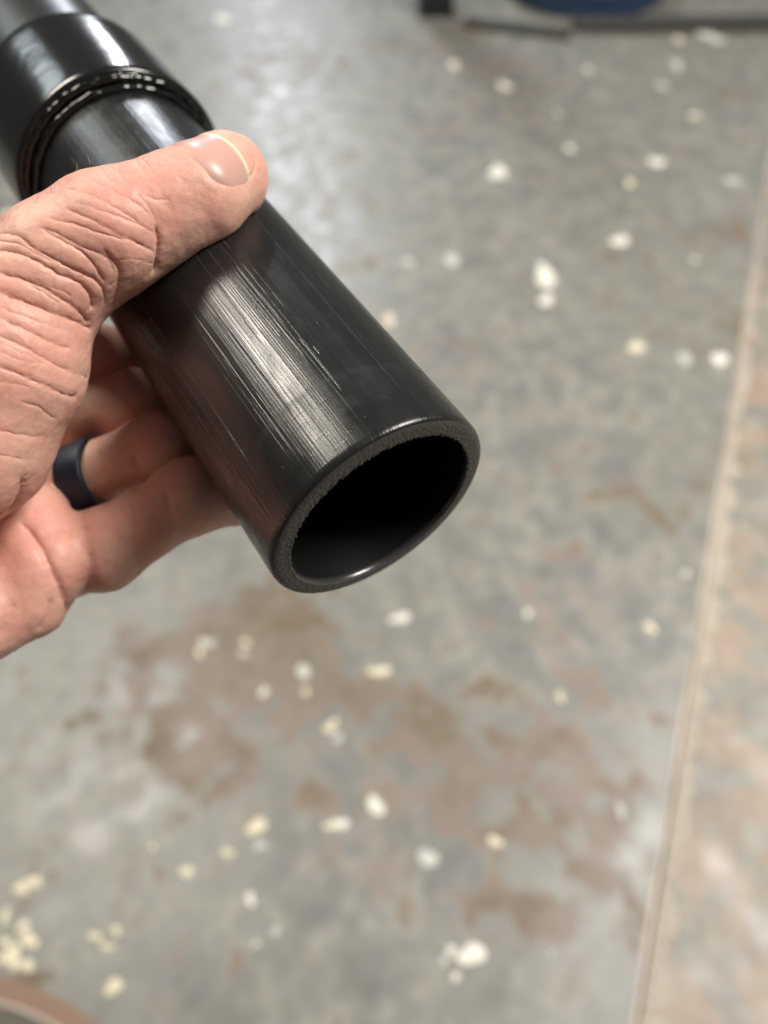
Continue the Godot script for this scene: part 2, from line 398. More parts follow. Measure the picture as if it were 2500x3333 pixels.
func lip_mesh() -> ArrayMesh:
	# the worn, pale arris of the left slab
	var v := PackedVector3Array()
	var idx := PackedInt32Array()
	var a := noise(FastNoiseLite.TYPE_SIMPLEX_SMOOTH, 7.0, 4, 35)
	var rows := 700
	for r in rows + 1:
		var z := 0.4 - 2.6 * r / rows
		var open := 0.0003 + 0.0020 * smoothstep(-0.75, -0.15, z)
		var w := 0.0048 + 0.003 * a.get_noise_2d(z, 2.0)
		var x := joint_x(z) - open + 0.0006
		for p in [[-w, 0.0010], [-w * 0.8, 0.0019], [-w * 0.3, 0.0022], [0.0, 0.0014], [0.0004, -0.003]]:
			v.append(Vector3(x + p[0], p[1], z))
	for r in rows:
		for k in 4:
			var i := r * 5 + k
			var j := i + 5
			idx.append_array(PackedInt32Array([i, j, i + 1, i + 1, j, j + 1]))
	var n := normals_of(v, idx)
	if n[502].y < 0.0:
		idx.reverse()
		n = normals_of(v, idx)
	return from_arrays(v, n, idx)


func filler_mesh() -> ArrayMesh:
	var v := PackedVector3Array()
	var idx := PackedInt32Array()
	var a := noise(FastNoiseLite.TYPE_SIMPLEX_SMOOTH, 16.0, 4, 31)
	var b := noise(FastNoiseLite.TYPE_SIMPLEX_SMOOTH, 90.0, 3, 32)
	var rows := 900
	var cols := 9
	for r in rows + 1:
		var z := 0.4 - 2.4 * r / rows
		var wide := 0.011 + 0.013 * a.get_noise_2d(z, 0.0) + 0.004 * b.get_noise_2d(z, 3.0)
		wide = maxf(wide, 0.001) * (1.0 if z > -1.0 else maxf(0.0, 1.0 + (z + 1.0) * 1.5))
		for k in cols:
			var t := float(k) / (cols - 1)
			var x := joint_x(z) + 0.0036 + t * wide * 2.0 + 0.002 * b.get_noise_2d(z * 1.3, t * 0.1)
			var h := sin(PI * t) * (0.0035 + 0.004 * b.get_noise_2d(x, z)) * clampf(wide * 120.0, 0.0, 1.0)
			v.append(Vector3(x, -0.0035 + h, z))
	for r in rows:
		for k in cols - 1:
			var i := r * cols + k
			var j := i + cols
			idx.append_array(PackedInt32Array([i, j, i + 1, i + 1, j, j + 1]))
	var n := normals_of(v, idx)
	if n[cols * 100 + 4].y < 0.0:
		idx.reverse()
		n = normals_of(v, idx)
	return from_arrays(v, n, idx)


func drop_mesh(rx: float, rz: float) -> ArrayMesh:
	var v := PackedVector3Array([Vector3(0, 0.0016, 0)])
	var idx := PackedInt32Array()
	var turn := rng.randf() * TAU
	var segs := 18
	var shape := PackedFloat32Array()
	for k in segs:
		shape.append(1.0 + 0.22 * sin(2.0 * TAU * k / segs + turn) + 0.12 * sin(3.0 * TAU * k / segs + 2.0 * turn) + rng.randf_range(-0.1, 0.1))
	for ring in [[0.6, 0.0014], [0.92, 0.0008], [1.0, 0.0]]:
		for k in segs:
			var ang := TAU * k / segs
			v.append(Vector3(rx * ring[0] * shape[k] * cos(ang), ring[1], rz * ring[0] * shape[k] * sin(ang)))
	for k in segs:
		var k2 := (k + 1) % segs
		idx.append_array(PackedInt32Array([0, 1 + k, 1 + k2]))
		for r in 2:
			var i := 1 + r * segs
			var j := i + segs
			idx.append_array(PackedInt32Array([i + k, j + k, i + k2, i + k2, j + k, j + k2]))
	var n := normals_of(v, idx)
	if n[0].y < 0.0:
		idx.reverse()
		n = normals_of(v, idx)
	return from_arrays(v, n, idx)


# ------------------------------------------------------------------ things at the edges of the picture
func build_far_things() -> void:
	# Black square post with a foot plate.
	var black := mat("black_painted_steel", Color(0.012, 0.012, 0.013), 0.45)
	var post := Node3D.new()
	post.name = "steel_post"
	add_child(post)
	post.position = Vector3(0.182, 0, -2.955)
	tag(post, "black square steel post standing on the floor beyond the hand", "post")
	var shaft := add_mesh("shaft", bevelled_box(Vector3(0.118, 1.1, 0.118), 0.006), black, post)
	shaft.position = Vector3(0, 0.55 + 0.008, 0)
	var plate := add_mesh("foot_plate", bevelled_box(Vector3(0.132, 0.008, 0.132), 0.002), black, post)
	plate.position = Vector3(0, 0.004, 0)

	# Low blue pan with brown leavings in it.
	var pan := Node3D.new()
	pan.name = "round_pan"
	add_child(pan)
	pan.position = Vector3(0.735, 0, -3.165)
	tag(pan, "low round blue pan with brown clutter in it, beside the black post", "pan")
	var blue := mat("blue_paint", Color(0.022, 0.042, 0.095), 0.5)
	var r := 0.30
	add_mesh("wall", lathe([Vector2(r - 0.03, 0.0), Vector2(r - 0.008, 0.004), Vector2(r, 0.015), Vector2(r, 0.072), Vector2(r + 0.006, 0.077), Vector2(r + 0.006, 0.083), Vector2(r - 0.002, 0.087), Vector2(r - 0.010, 0.083), Vector2(r - 0.012, 0.072), Vector2(r - 0.014, 0.02), Vector2(r - 0.03, 0.012), Vector2(0.002, 0.012)], 96), blue, pan)
	var soil := mat("brown_clutter", Color(0.16, 0.115, 0.08), 0.9)
	var lump := noise(FastNoiseLite.TYPE_SIMPLEX_SMOOTH, 18.0, 3, 41)
	var rows := []
	for k in 10:
		rows.append(Vector2((r - 0.016) * (1.0 - k / 9.9), 0.055))
	var heap := PackedVector2Array()
	for i in rows.size():
		for k in 64:
			var at: Vector2 = Vector2.from_angle(TAU * k / 64.0) * rows[i].x
			heap.append(Vector2(0, 0.022 * lump.get_noise_2d(at.x, at.y)))
	add_mesh("clutter", lathe(rows, 64, heap), soil, pan)

	# Added dark bars that stand in for the shadow bands in front of the pan.
	var dark := mat("shadow_dark", Color(0.035, 0.033, 0.031), 0.6)
	var bar := add_mesh("shadow_bar", bevelled_box(Vector3(1.25, 0.035, 0.06), 0.005), dark, self)
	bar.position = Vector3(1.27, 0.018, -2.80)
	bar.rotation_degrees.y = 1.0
	tag(bar, "long dark bar added in place of the shadow on the floor right below the blue pan", "bar")
	var short := add_mesh("shadow_bar_001", bevelled_box(Vector3(0.36, 0.02, 0.05), 0.004), dark, self)
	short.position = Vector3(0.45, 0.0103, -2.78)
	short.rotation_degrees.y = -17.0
	tag(short, "short dark bar added in place of a slanting shadow between post and pan", "bar")

	# Round lid near the photographer's feet, only its edge in the picture.
	var lid := Node3D.new()
	lid.name = "floor_cover"
	add_child(lid)
	lid.position = Vector3(-0.516, 0, 0.284)
	tag(lid, "grey round cover with a brown stained rim, at the bottom left corner", "cover")
	var rust := mat("brown_stained_rim", Color(0.20, 0.13, 0.095), 0.8)
	var grey := mat("dark_grey_lid", Color(0.085, 0.08, 0.062), 0.6)
	var bright := mat("worn_edge", Color(0.36, 0.30, 0.25), 0.5)
	add_mesh("rim", lathe([Vector2(0.352, 0.0), Vector2(0.351, 0.003), Vector2(0.345, 0.0045), Vector2(0.331, 0.006), Vector2(0.329, 0.005)], 220), rust, lid)
	add_mesh("edge", lathe([Vector2(0.331, 0.004), Vector2(0.330, 0.0085), Vector2(0.328, 0.010), Vector2(0.325, 0.009), Vector2(0.324, 0.005)], 220), bright, lid)
	add_mesh("plate", lathe([Vector2(0.3255, 0.004), Vector2(0.322, 0.005), Vector2(0.001, 0.005)], 220), grey, lid)


func bevelled_box(size: Vector3, bevel: float) -> ArrayMesh:
	# A box whose corners and edges are cut: each face inset, joined by bevel strips.
	var st := SurfaceTool.new()
	st.begin(Mesh.PRIMITIVE_TRIANGLES)
	st.set_smooth_group(-1)
	var h := size / 2.0
	var pts := []
	for sx in [-1, 1]:
		for sy in [-1, 1]:
			for sz in [-1, 1]:
				pts.append(Vector3(sx * (h.x - bevel), sy * h.y, sz * (h.z - bevel)))
				pts.append(Vector3(sx * h.x, sy * (h.y - bevel), sz * (h.z - bevel)))
				pts.append(Vector3(sx * (h.x - bevel), sy * (h.y - bevel), sz * h.z))
	var shape := ConvexPolygonShape3D.new()
	shape.points = PackedVector3Array(pts)
	# faces by direction
	var dirs := []
	for x in [-1, 0, 1]:
		for y in [-1, 0, 1]:
			for z in [-1, 0, 1]:
				if x or y or z:
					dirs.append(Vector3(x, y, z))
	for d: Vector3 in dirs:
		var best := -1e9
		var test := d.normalized()
		for p: Vector3 in pts:
			best = maxf(best, p.dot(test))
		var face := []
		for p: Vector3 in pts:
			if p.dot(test) > best - 1e-6:
				face.append(p)
		if face.size() < 3:
			continue
		var mid := Vector3.ZERO
		for p: Vector3 in face:
			mid += p / face.size()
		var ax: Vector3 = (face[0] - mid).normalized()
		var ay := test.cross(ax)
		face.sort_custom(func(p: Vector3, q: Vector3) -> bool: return atan2((p - mid).dot(ay), (p - mid).dot(ax)) > atan2((q - mid).dot(ay), (q - mid).dot(ax)))
		for k in range(1, face.size() - 1):
			st.add_vertex(face[0])
			st.add_vertex(face[k])
			st.add_vertex(face[k + 1])
	st.generate_normals()
	return st.commit()


# ------------------------------------------------------------------ pipe
func pipe_textures() -> Array:
	# Around the pipe (x) and 0.2 m along it (y): drawing marks, long scratches, scuffs.
	var w := 2048
	var h := 1024
	var hi := Image.create(w, h, false, Image.FORMAT_RF)
	var al := Image.create(w, h, false, Image.FORMAT_RGB8)
	var ro := Image.create(1024, 512, false, Image.FORMAT_L8)
	var col := PackedFloat32Array()
	var c1 := noise(FastNoiseLite.TYPE_SIMPLEX_SMOOTH, 0.02, 3, 51)
	var c2 := noise(FastNoiseLite.TYPE_SIMPLEX_SMOOTH, 0.16, 2, 52)
	var c3 := noise(FastNoiseLite.TYPE_SIMPLEX_SMOOTH, 0.03, 3, 53)
	for i in w:
		col.append(0.55 + 0.10 * c1.get_noise_1d(i) + 0.16 * c2.get_noise_1d(i))
	for j in h:
		for i in w:
			var s := col[i] + 0.03 * c3.get_noise_2d(i * 0.6, j * 0.05)
			hi.set_pixel(i, j, Color(s, s, s))
	al.fill(Color(0.0135, 0.0132, 0.0130).linear_to_srgb())
	var cloud := noise(FastNoiseLite.TYPE_SIMPLEX_SMOOTH, 0.012, 4, 54)
	for j in 512:
		var along := j / 512.0 * 0.2
		for i in 1024:
			var s := 0.29 + 0.05 * cloud.get_noise_2d(i * 2.0, j * 0.25) + 0.35 * (col[i * 2] - 0.55) + 0.07 * cloud.get_noise_2d(i * 3.0 + 900.0, j * 3.0)
			var band := 0.0205 + 0.0012 * cloud.get_noise_2d(i * 0.7, 77.0)
			var worked := smoothstep(band, band - 0.0014, along)
			s += worked * (0.02 + 0.05 * cloud.get_noise_2d(i * 1.2, j * 5.0)) + 0.06 * worked * smoothstep(band - 0.0034, band - 0.0014, along)
			s -= 0.05 * smoothstep(0.0105, 0.0080, along + 0.002 * cloud.get_noise_2d(i * 1.1, 12.0))
			ro.set_pixel(i, j, Color.from_hsv(0, 0, clampf(s, 0.15, 0.9)))
	# long scratches, most of them on the upper side
	for k in 420:
		var u := wrapf(rng.randfn(0.06, 0.13), 0.0, 1.0)
		var y0 := rng.randf_range(0.0, 0.45) * h if k % 3 else rng.randf_range(0.01, 0.1) * h
		var length := rng.randf_range(0.06, 0.5) * h * sqrt(rng.randf())
		var strength := pow(rng.randf(), 3.0)
		var slope := rng.randfn(0.0, 0.012)
		scratch(hi, al, Vector2(u * w, y0), Vector2(u * w + slope * length, y0 + length), strength, 2 if strength > 0.7 else 1)
	# cross scratches and nicks
	for k in 70:
		var p := Vector2(wrapf(rng.randfn(0.9, 0.07), 0.0, 1.0) * w, rng.randf_range(0.02, 0.4) * h)
		var dir := Vector2.from_angle(rng.randf_range(-0.9, 0.9) + PI / 2.0)
		scratch(hi, al, p, p + dir * Vector2(2.2, 1.0) * rng.randf_range(3.0, 40.0) * rng.randf(), 0.25 + 0.4 * rng.randf(), 1)
	for k in 260:
		var p := Vector2(rng.randf() * w, pow(rng.randf(), 1.6) * 0.6 * h)
		scratch(hi, al, p, p + Vector2(rng.randf_range(-3, 3), rng.randf_range(0, 3)), 0.5 + 0.5 * rng.randf(), 1)
	# chatter left by the cutter close to the end
	for k in 90:
		var p := Vector2(rng.randf() * w, rng.randf_range(0.008, 0.10) * h)
		scratch(hi, al, p, p + Vector2(rng.randf_range(10, 120), rng.randf_range(-2, 2)), 0.12 + 0.2 * rng.randf(), 1)
	return [ImageTexture.create_from_image(al), ImageTexture.create_from_image(hi), ImageTexture.create_from_image(ro)]


func scratch(hi: Image, al: Image, a: Vector2, b: Vector2, strength: float, wide: int) -> void:
	var steps := maxi(2, int(a.distance_to(b)))
	for s in steps:
		var t := float(s) / steps
		var p := a.lerp(b, t)
		var fade := clampf(minf(t, 1.0 - t) * 6.0, 0.0, 1.0) * strength * (0.7 + 0.3 * rng.randf())
		for o in wide:
			var x := posmod(int(p.x) + o, hi.get_width())
			var y := clampi(int(p.y), 0, hi.get_height() - 1)
			var was := hi.get_pixel(x, y).r
			hi.set_pixel(x, y, Color.from_hsv(0, 0, clampf(was - 0.5 * fade, 0.0, 1.0)))
			var g := 0.0132 + 0.075 * fade * fade  # scratched plastic is paler; raised further to paint in the glints
			al.set_pixel(x, y, Color(g, g, g * 1.02).linear_to_srgb())


func build_pipe() -> void:
	var root := Node3D.new()
	root.name = "plastic_pipe"
	add_child(root)
	root.transform = Transform3D(Basis(PIPE_UP, PIPE_AXIS, PIPE_UP.cross(PIPE_AXIS)), CUT_END)
	tag(root, "scratched black plastic pipe with a fused coupling, held in the hand", "pipe")
	var tex := pipe_textures()
	var m := mat("scratched_black_plastic", Color(1, 1, 1), 1.0)
	m.albedo_texture = tex[0]
	m.roughness_texture = tex[2]
	m.heightmap_enabled = true
	m.heightmap_texture = tex[1]
	m.heightmap_scale = 0.016
	# outer wall with a rounded shoulder at the cut end
	var wall := [Vector2(0.0292, 0.00025), Vector2(0.02955, 0.00045), Vector2(0.02982, 0.0009), Vector2(0.02996, 0.0015), Vector2(0.0300, 0.0022)]
	for k in 12:
		wall.append(Vector2(0.0300, 0.006 + 0.0145 * k))
	wall.append(Vector2(0.0300, 0.185))
	add_mesh("outer_wall", lathe(wall, 240), m, root)
	# cut end: sawn ring with a ragged inner edge
	var saw := mat("sawn_plastic", Color(0.055, 0.053, 0.051), 0.5)
	saw.uv1_triplanar = true
	saw.uv1_scale = Vector3(45, 45, 45)
	var grain := NoiseTexture2D.new()
	grain.width = 512
	grain.height = 512
	grain.seamless = true
	grain.noise = noise(FastNoiseLite.TYPE_SIMPLEX_SMOOTH, 0.035, 5, 61)
	saw.heightmap_enabled = true
	saw.heightmap_texture = grain
	saw.heightmap_scale = 0.018
	var fleck := Image.create(256, 256, false, Image.FORMAT_RGB8)
	fleck.fill(Color(0.66, 0.65, 0.64))
	for k in 520:
		var g := rng.randf_range(0.86, 1.0)
		var fx := rng.randi() % 254
		var fy := rng.randi() % 254
		fleck.fill_rect(Rect2i(fx, fy, 1 + rng.randi() % 2, 1), Color(g, g, g))
	saw.albedo_texture = ImageTexture.create_from_image(fleck)
	saw.albedo_color = Color(0.115, 0.112, 0.108).linear_to_srgb()
	var burr := noise(FastNoiseLite.TYPE_SIMPLEX_SMOOTH, 1000.0, 4, 62)
	var rough := noise(FastNoiseLite.TYPE_SIMPLEX_SMOOTH, 900.0, 3, 63)
	var ring := []
	for k in 16:
		var t := k / 15.0
		ring.append(Vector2(lerpf(0.02546, 0.0292, t), -0.00012 + 0.00035 * pow(t, 6.0)))
	ring.insert(0, Vector2(0.02540, 0.00005))
	ring.insert(0, Vector2(0.02536, 0.0006))
	var shape := PackedVector2Array()
	for i in ring.size():
		for k in 900:
			var ang := TAU * k / 900.0
			var p: Vector2 = ring[i]
			var x := p.x * cos(ang)
			var z := p.x * sin(ang)
			var ragged := smoothstep(-0.55, 0.1, cos(ang + 0.25))
			var inner := maxf(0.0, 1.0 - absf(i - 2.0) / 4.0) * ragged
			var out := Vector2.ZERO
			out.x = -inner * 0.00070 * maxf(-0.1, burr.get_noise_2d(x, z) + 0.45)
			out.y = -inner * 0.00050 * maxf(0.0, burr.get_noise_3d(x, z, 0.4) + 0.15) + 0.00010 * rough.get_noise_2d(x, z) * (1.0 if i < 16 else 0.0)
			shape.append(out)
	add_mesh("cut_face", lathe(ring, 900, shape), saw, root)
	# smooth rounded arris between the cut face and the bore
	var arris := mat("rubbed_plastic_edge", Color(0.03, 0.03, 0.032), 0.22)
	add_mesh("inner_edge", lathe([Vector2(0.02490, 0.0015), Vector2(0.02496, 0.0009), Vector2(0.02510, 0.0004), Vector2(0.02526, 0.00016), Vector2(0.02544, 0.00005)], 300), arris, root)
	# bore
	var bore := mat("bore_plastic", Color(0.0065, 0.0068, 0.0072), 0.32)
	add_mesh("bore", lathe([Vector2(0.0246, 0.30), Vector2(0.0247, 0.2), Vector2(0.0248, 0.1), Vector2(0.0249, 0.02), Vector2(0.02492, 0.004), Vector2(0.02492, 0.0011)], 160), bore, root)

	# coupling
	var gloss := mat("glossy_black_plastic", Color(0.0095, 0.0095, 0.010), 0.17)
	gloss.uv1_triplanar = true
	gloss.uv1_scale = Vector3(14, 14, 14)
	var dent := NoiseTexture2D.new()
	dent.width = 512
	dent.height = 512
	dent.seamless = true
	dent.noise = noise(FastNoiseLite.TYPE_SIMPLEX_SMOOTH, 0.008, 3, 71)
	gloss.heightmap_enabled = true
	gloss.heightmap_texture = dent
	gloss.heightmap_scale = 0.012
	var body := [Vector2(0.0315, 0.1600), Vector2(0.0338, 0.1600), Vector2(0.0346, 0.1603), Vector2(0.0350, 0.1612), Vector2(0.03515, 0.1625)]
	for k in 6:
		body.append(Vector2(0.03515, 0.167 + 0.0065 * k))
	body.append_array([Vector2(0.0350, 0.2025), Vector2(0.0345, 0.2042), Vector2(0.0335, 0.2056), Vector2(0.0318, 0.2066), Vector2(0.0300, 0.2070)])
	var coupling := add_mesh("coupling", lathe(body, 200), gloss, root)
	var lumps := noise(FastNoiseLite.TYPE_CELLULAR, 260.0, 1, 72)
	lumps.cellular_return_type = FastNoiseLite.RETURN_DISTANCE
	var melt := mat("melted_bead_plastic", Color(0.007, 0.007, 0.0065), 0.13)
	for b in [[0.0326, 0.1588, 0.0014, 0.0009], [0.0308, 0.1562, 0.0013, 0.0008]]:
		var prof := []
		for k in 13:
			var ang := PI * 1.6 * k / 12.0 - PI * 1.05
			prof.append(Vector2(b[0] + b[2] * cos(-ang), b[1] + b[2] * sin(ang) * -1.0 * -1.0))
		var knobs := PackedVector2Array()
		for i in prof.size():
			for k in 420:
				var ang := TAU * k / 420.0
				var d := lumps.get_noise_3d(b[0] * cos(ang), b[0] * sin(ang), b[1])
				knobs.append(Vector2(b[3] * (-d - 0.45), b[3] * 0.6 * (d + 0.45)))
		add_mesh("weld_bead", lathe(prof, 420, knobs), melt, coupling)
	# the next length of pipe beyond the coupling
	var second := mat("satin_black_plastic", Color(0.012, 0.012, 0.0125), 0.33)
	add_mesh("next_length", lathe([Vector2(0.0300, 0.2065), Vector2(0.0300, 0.25), Vector2(0.0300, 0.40), Vector2(0.0298, 0.52), Vector2(0.025, 0.5205)], 160), second, root)


# ------------------------------------------------------------------ hand
var seg_a: PackedVector3Array
var seg_ba: PackedVector3Array
var seg_inv: PackedFloat32Array
var seg_ra: PackedFloat32Array
var seg_dr: PackedFloat32Array
var seg_group: PackedInt32Array


func add_chain(ch: Array, group: int) -> void:
	for k in range(0, ch.size() - 4, 4):
		var p := Vector3(ch[k], ch[k + 1], ch[k + 2])
		var q := Vector3(ch[k + 4], ch[k + 5], ch[k + 6])
		seg_a.append(p)
		seg_ba.append(q - p)
		seg_inv.append(1.0 / (q - p).length_squared())
		seg_ra.append(ch[k + 3])
		seg_dr.append(ch[k + 7] - ch[k + 3])
		seg_group.append(group)


func smin(x: float, y: float, k: float) -> float:
	var h := maxf(k - absf(x - y), 0.0) / k
	return minf(x, y) - h * h * k * 0.25


# Distance in millimetres to the skin: 0..6 palm chains, 10..13 fingers, 20 thumb; segs holds the ones near enough to matter.
func skin(p: Vector3, segs: PackedInt32Array) -> float:
	var palm := 1e3
	var digits := 1e3
	var thumb := 1e3
	var cur := 1e3
	var group := -1
	for s in segs:
		var g := seg_group[s]
		if g != group:
			if group >= 20:
				thumb = cur
			elif group >= 10:
				digits = smin(digits, cur, 0.5)
			elif group >= 0:
				palm = smin(palm, cur, 5.0)
			cur = 1e3
			group = g
		var pa := p - seg_a[s]
		var h := clampf(pa.dot(seg_ba[s]) * seg_inv[s], 0.0, 1.0)
		cur = smin(cur, (pa - seg_ba[s] * h).length() - seg_ra[s] - seg_dr[s] * h, 5.0)
	if group >= 20:
		thumb = cur
	elif group >= 10:
		digits = smin(digits, cur, 0.5)
	elif group >= 0:
		palm = smin(palm, cur, 5.0)
	var d := smin(smin(palm, digits, 3.0), thumb, 4.0)
	var along := p.dot(PIPE_AXIS)
	var pipe := (p - PIPE_AXIS * along).length() - 30.15
	return -smin(-d, pipe, 1.2)


func build_hand() -> void:
	for k in PALM.size():
		add_chain(PALM[k], k)
	for k in FINGERS.size():
		add_chain(FINGERS[k], 10 + k)
	add_chain(THUMB, 20)
	var lo := Vector3(1e9, 1e9, 1e9)
	var hi := -lo
	for s in seg_a.size():
		for e in 2:
			var p := seg_a[s] + seg_ba[s] * e
			var r := seg_ra[s] + maxf(0.0, seg_dr[s]) + 4.0
			lo = lo.min(p - Vector3(r, r, r))
			hi = hi.max(p + Vector3(r, r, r))
	var cell := 1.5
	var step := 8
	var nb := ((hi - lo) / (cell * step)).ceil()
	var bx := int(nb.x)
	var by := int(nb.y)
	var bz := int(nb.z)
	var nx := bx * step + 1
	var ny := by * step + 1
	var nz := bz * step + 1
	var field := PackedFloat32Array()
	field.resize(nx * ny * nz)
	field.fill(10.0)
	var active := []
	var half := cell * step / 2.0
	var reach := half * 1.7321
	var near_of := {}
	for z in bz:
		for y in by:
			for x in bx:
				var mid := lo + Vector3(x, y, z) * cell * step + Vector3(half, half, half)
				var dist := PackedFloat32Array()
				var least := 1e9
				for s in seg_a.size():
					var pa := mid - seg_a[s]
					var h := clampf(pa.dot(seg_ba[s]) * seg_inv[s], 0.0, 1.0)
					var d := (pa - seg_ba[s] * h).length() - seg_ra[s] - seg_dr[s] * h
					dist.append(d)
					least = minf(least, d)
				if least > reach + 1.0:
					continue
				var segs := PackedInt32Array()
				for s in dist.size():
					if dist[s] < least + 2.0 * reach + 6.0:
						segs.append(s)
				var deep := least < -reach - 5.0 and mid.distance_to(PIPE_AXIS * mid.dot(PIPE_AXIS)) > 30.15 + reach + 2.0
				if not deep:
					active.append(Vector3i(x, y, z))
					near_of[Vector3i(x, y, z)] = segs
				for k in step + 1:
					for j in step + 1:
						var at := ((z * step + k) * ny + y * step + j) * nx + x * step
						for i in step + 1:
							field[at + i] = -10.0 if deep else skin(lo + Vector3(x * step + i, y * step + j, z * step + k) * cell, segs)
	# surface nets
	var v := PackedVector3Array()
	var vert := {}
	var blocks := PackedInt32Array()
	var corner := [0, 1, nx, nx + 1, nx * ny, nx * ny + 1, nx * ny + nx, nx * ny + nx + 1]
	var edges := [[0, 1], [2, 3], [4, 5], [6, 7], [0, 2], [1, 3], [4, 6], [5, 7], [0, 4], [1, 5], [2, 6], [3, 7]]
	for bi in active.size():
		var b: Vector3i = active[bi]
		for k in step:
			for j in step:
				for i in step:
					var cx := b.x * step + i
					var cy := b.y * step + j
					var cz := b.z * step + k
					var at := (cz * ny + cy) * nx + cx
					var inside := 0
					for c in 8:
						if field[at + corner[c]] < 0.0:
							inside += 1
					if inside == 0 or inside == 8:
						continue
					var sum := Vector3.ZERO
					var count := 0
					for e in edges:
						var da: float = field[at + corner[e[0]]]
						var db: float = field[at + corner[e[1]]]
						if (da < 0.0) != (db < 0.0):
							var t := da / (da - db)
							sum += Vector3(e[0] & 1, (e[0] >> 1) & 1, e[0] >> 2).lerp(Vector3(e[1] & 1, (e[1] >> 1) & 1, e[1] >> 2), t)
							count += 1
					vert[at] = v.size()
					v.append(lo + (Vector3(cx, cy, cz) + sum / count) * cell)
					blocks.append(bi)
	var idx := PackedInt32Array()
	var strides := [1, nx, nx * ny]
	for at: int in vert:
		for d in 3:
			var o: int = strides[d]
			var p: int = strides[(d + 1) % 3]
			var q: int = strides[(d + 2) % 3]
			# the edge from this cell's far corner in p and q, along o
			var e0 := at + p + q
			var fa := field[e0]
			var fb := field[e0 + o]
			if (fa < 0.0) == (fb < 0.0):
				continue
			if not (vert.has(at + p) and vert.has(at + q) and vert.has(at + p + q)):
				continue
			var a: int = vert[at]
			var b: int = vert[at + p]
			var c: int = vert[at + p + q]
			var e: int = vert[at + q]
			if fa < 0.0:
				idx.append_array(PackedInt32Array([a, c, b, a, e, c]))
			else:
				idx.append_array(PackedInt32Array([a, b, c, a, c, e]))
	# finer skin where the photograph is in focus: the thumb and the ball of the thumb
	var all := PackedInt32Array(range(seg_a.size()))
	var owner := blocks
	for level in 3:
		var fine := PackedByteArray()
		fine.resize(v.size())
		for i in v.size():
			var g := 0
			for s in seg_a.size():
				if seg_group[s] == 20 and s < seg_a.size() - 1:
					var pa := v[i] - seg_a[s]
					var h := clampf(pa.dot(seg_ba[s]) * seg_inv[s], 0.0, 1.0)
					if (pa - seg_ba[s] * h).length() - seg_ra[s] - seg_dr[s] * h < 2.5:
						g = 1
						break
			if level == 0 and v[i].length() < 175.0:
				g = 1
			if g and level == 2:
				var off := v[i] - PIPE_AXIS * v[i].dot(PIPE_AXIS)
				g = 1 if off.length() > 37.0 and off.dot(PIPE_UP) > -12.0 else 0
			fine[i] = g
		var mids := {}
		var next := PackedInt32Array()
		for t in range(0, idx.size(), 3):
			var tri := [idx[t], idx[t + 1], idx[t + 2]]
			var m := [-1, -1, -1]
			var split := 0
			for k in 3:
				var i: int = tri[k]
				var j: int = tri[(k + 1) % 3]
				if not (fine[i] and fine[j]):
					continue
				var key := (mini(i, j) << 24) | maxi(i, j)
				if not mids.has(key):
					mids[key] = v.size()
					v.append((v[i] + v[j]) / 2.0)
					owner.append(owner[i])
				m[k] = mids[key]
				split += 1
			if split == 3:
				next.append_array(PackedInt32Array([tri[0], m[0], m[2], m[0], tri[1], m[1], m[2], m[1], tri[2], m[0], m[1], m[2]]))
			elif split == 2:
				for k in 3:
					if m[k] < 0:
						var a: int = tri[k]
						var b: int = tri[(k + 1) % 3]
						var c: int = tri[(k + 2) % 3]
						var mb: int = m[(k + 1) % 3]
						var mc: int = m[(k + 2) % 3]
						next.append_array(PackedInt32Array([a, b, mb, a, mb, mc, mc, mb, c]))
			elif split == 1:
				for k in 3:
					if m[k] >= 0:
						var a: int = tri[k]
						var b: int = tri[(k + 1) % 3]
						var c: int = tri[(k + 2) % 3]
						next.append_array(PackedInt32Array([a, m[k], c, m[k], b, c]))
			else:
				next.append_array(PackedInt32Array(tri))
		idx = next
	var n := normals_of(v, idx)
	# sit every point on the smooth skin
	for i in v.size():
		var segs: PackedInt32Array = near_of[active[owner[i]]]
		for pass_ in 2:
			v[i] -= n[i] * clampf(skin(v[i], segs), -0.8, 0.8) * 0.8
	n = normals_of(v, idx)
	fold_skin(v, n)
	n = normals_of(v, idx)
	var col := skin_colours(v, n)
	for i in v.size():
		v[i] *= 0.001
	var o := add_mesh("hand", from_arrays(v, n, idx, PackedVector2Array(), col), skin_material(), self)
	o.position = CUT_END
	tag(o, "bare left hand gripping the black pipe, thumb on top and fingers underneath", "hand")
	build_nail(o)
	build_hairs(o)


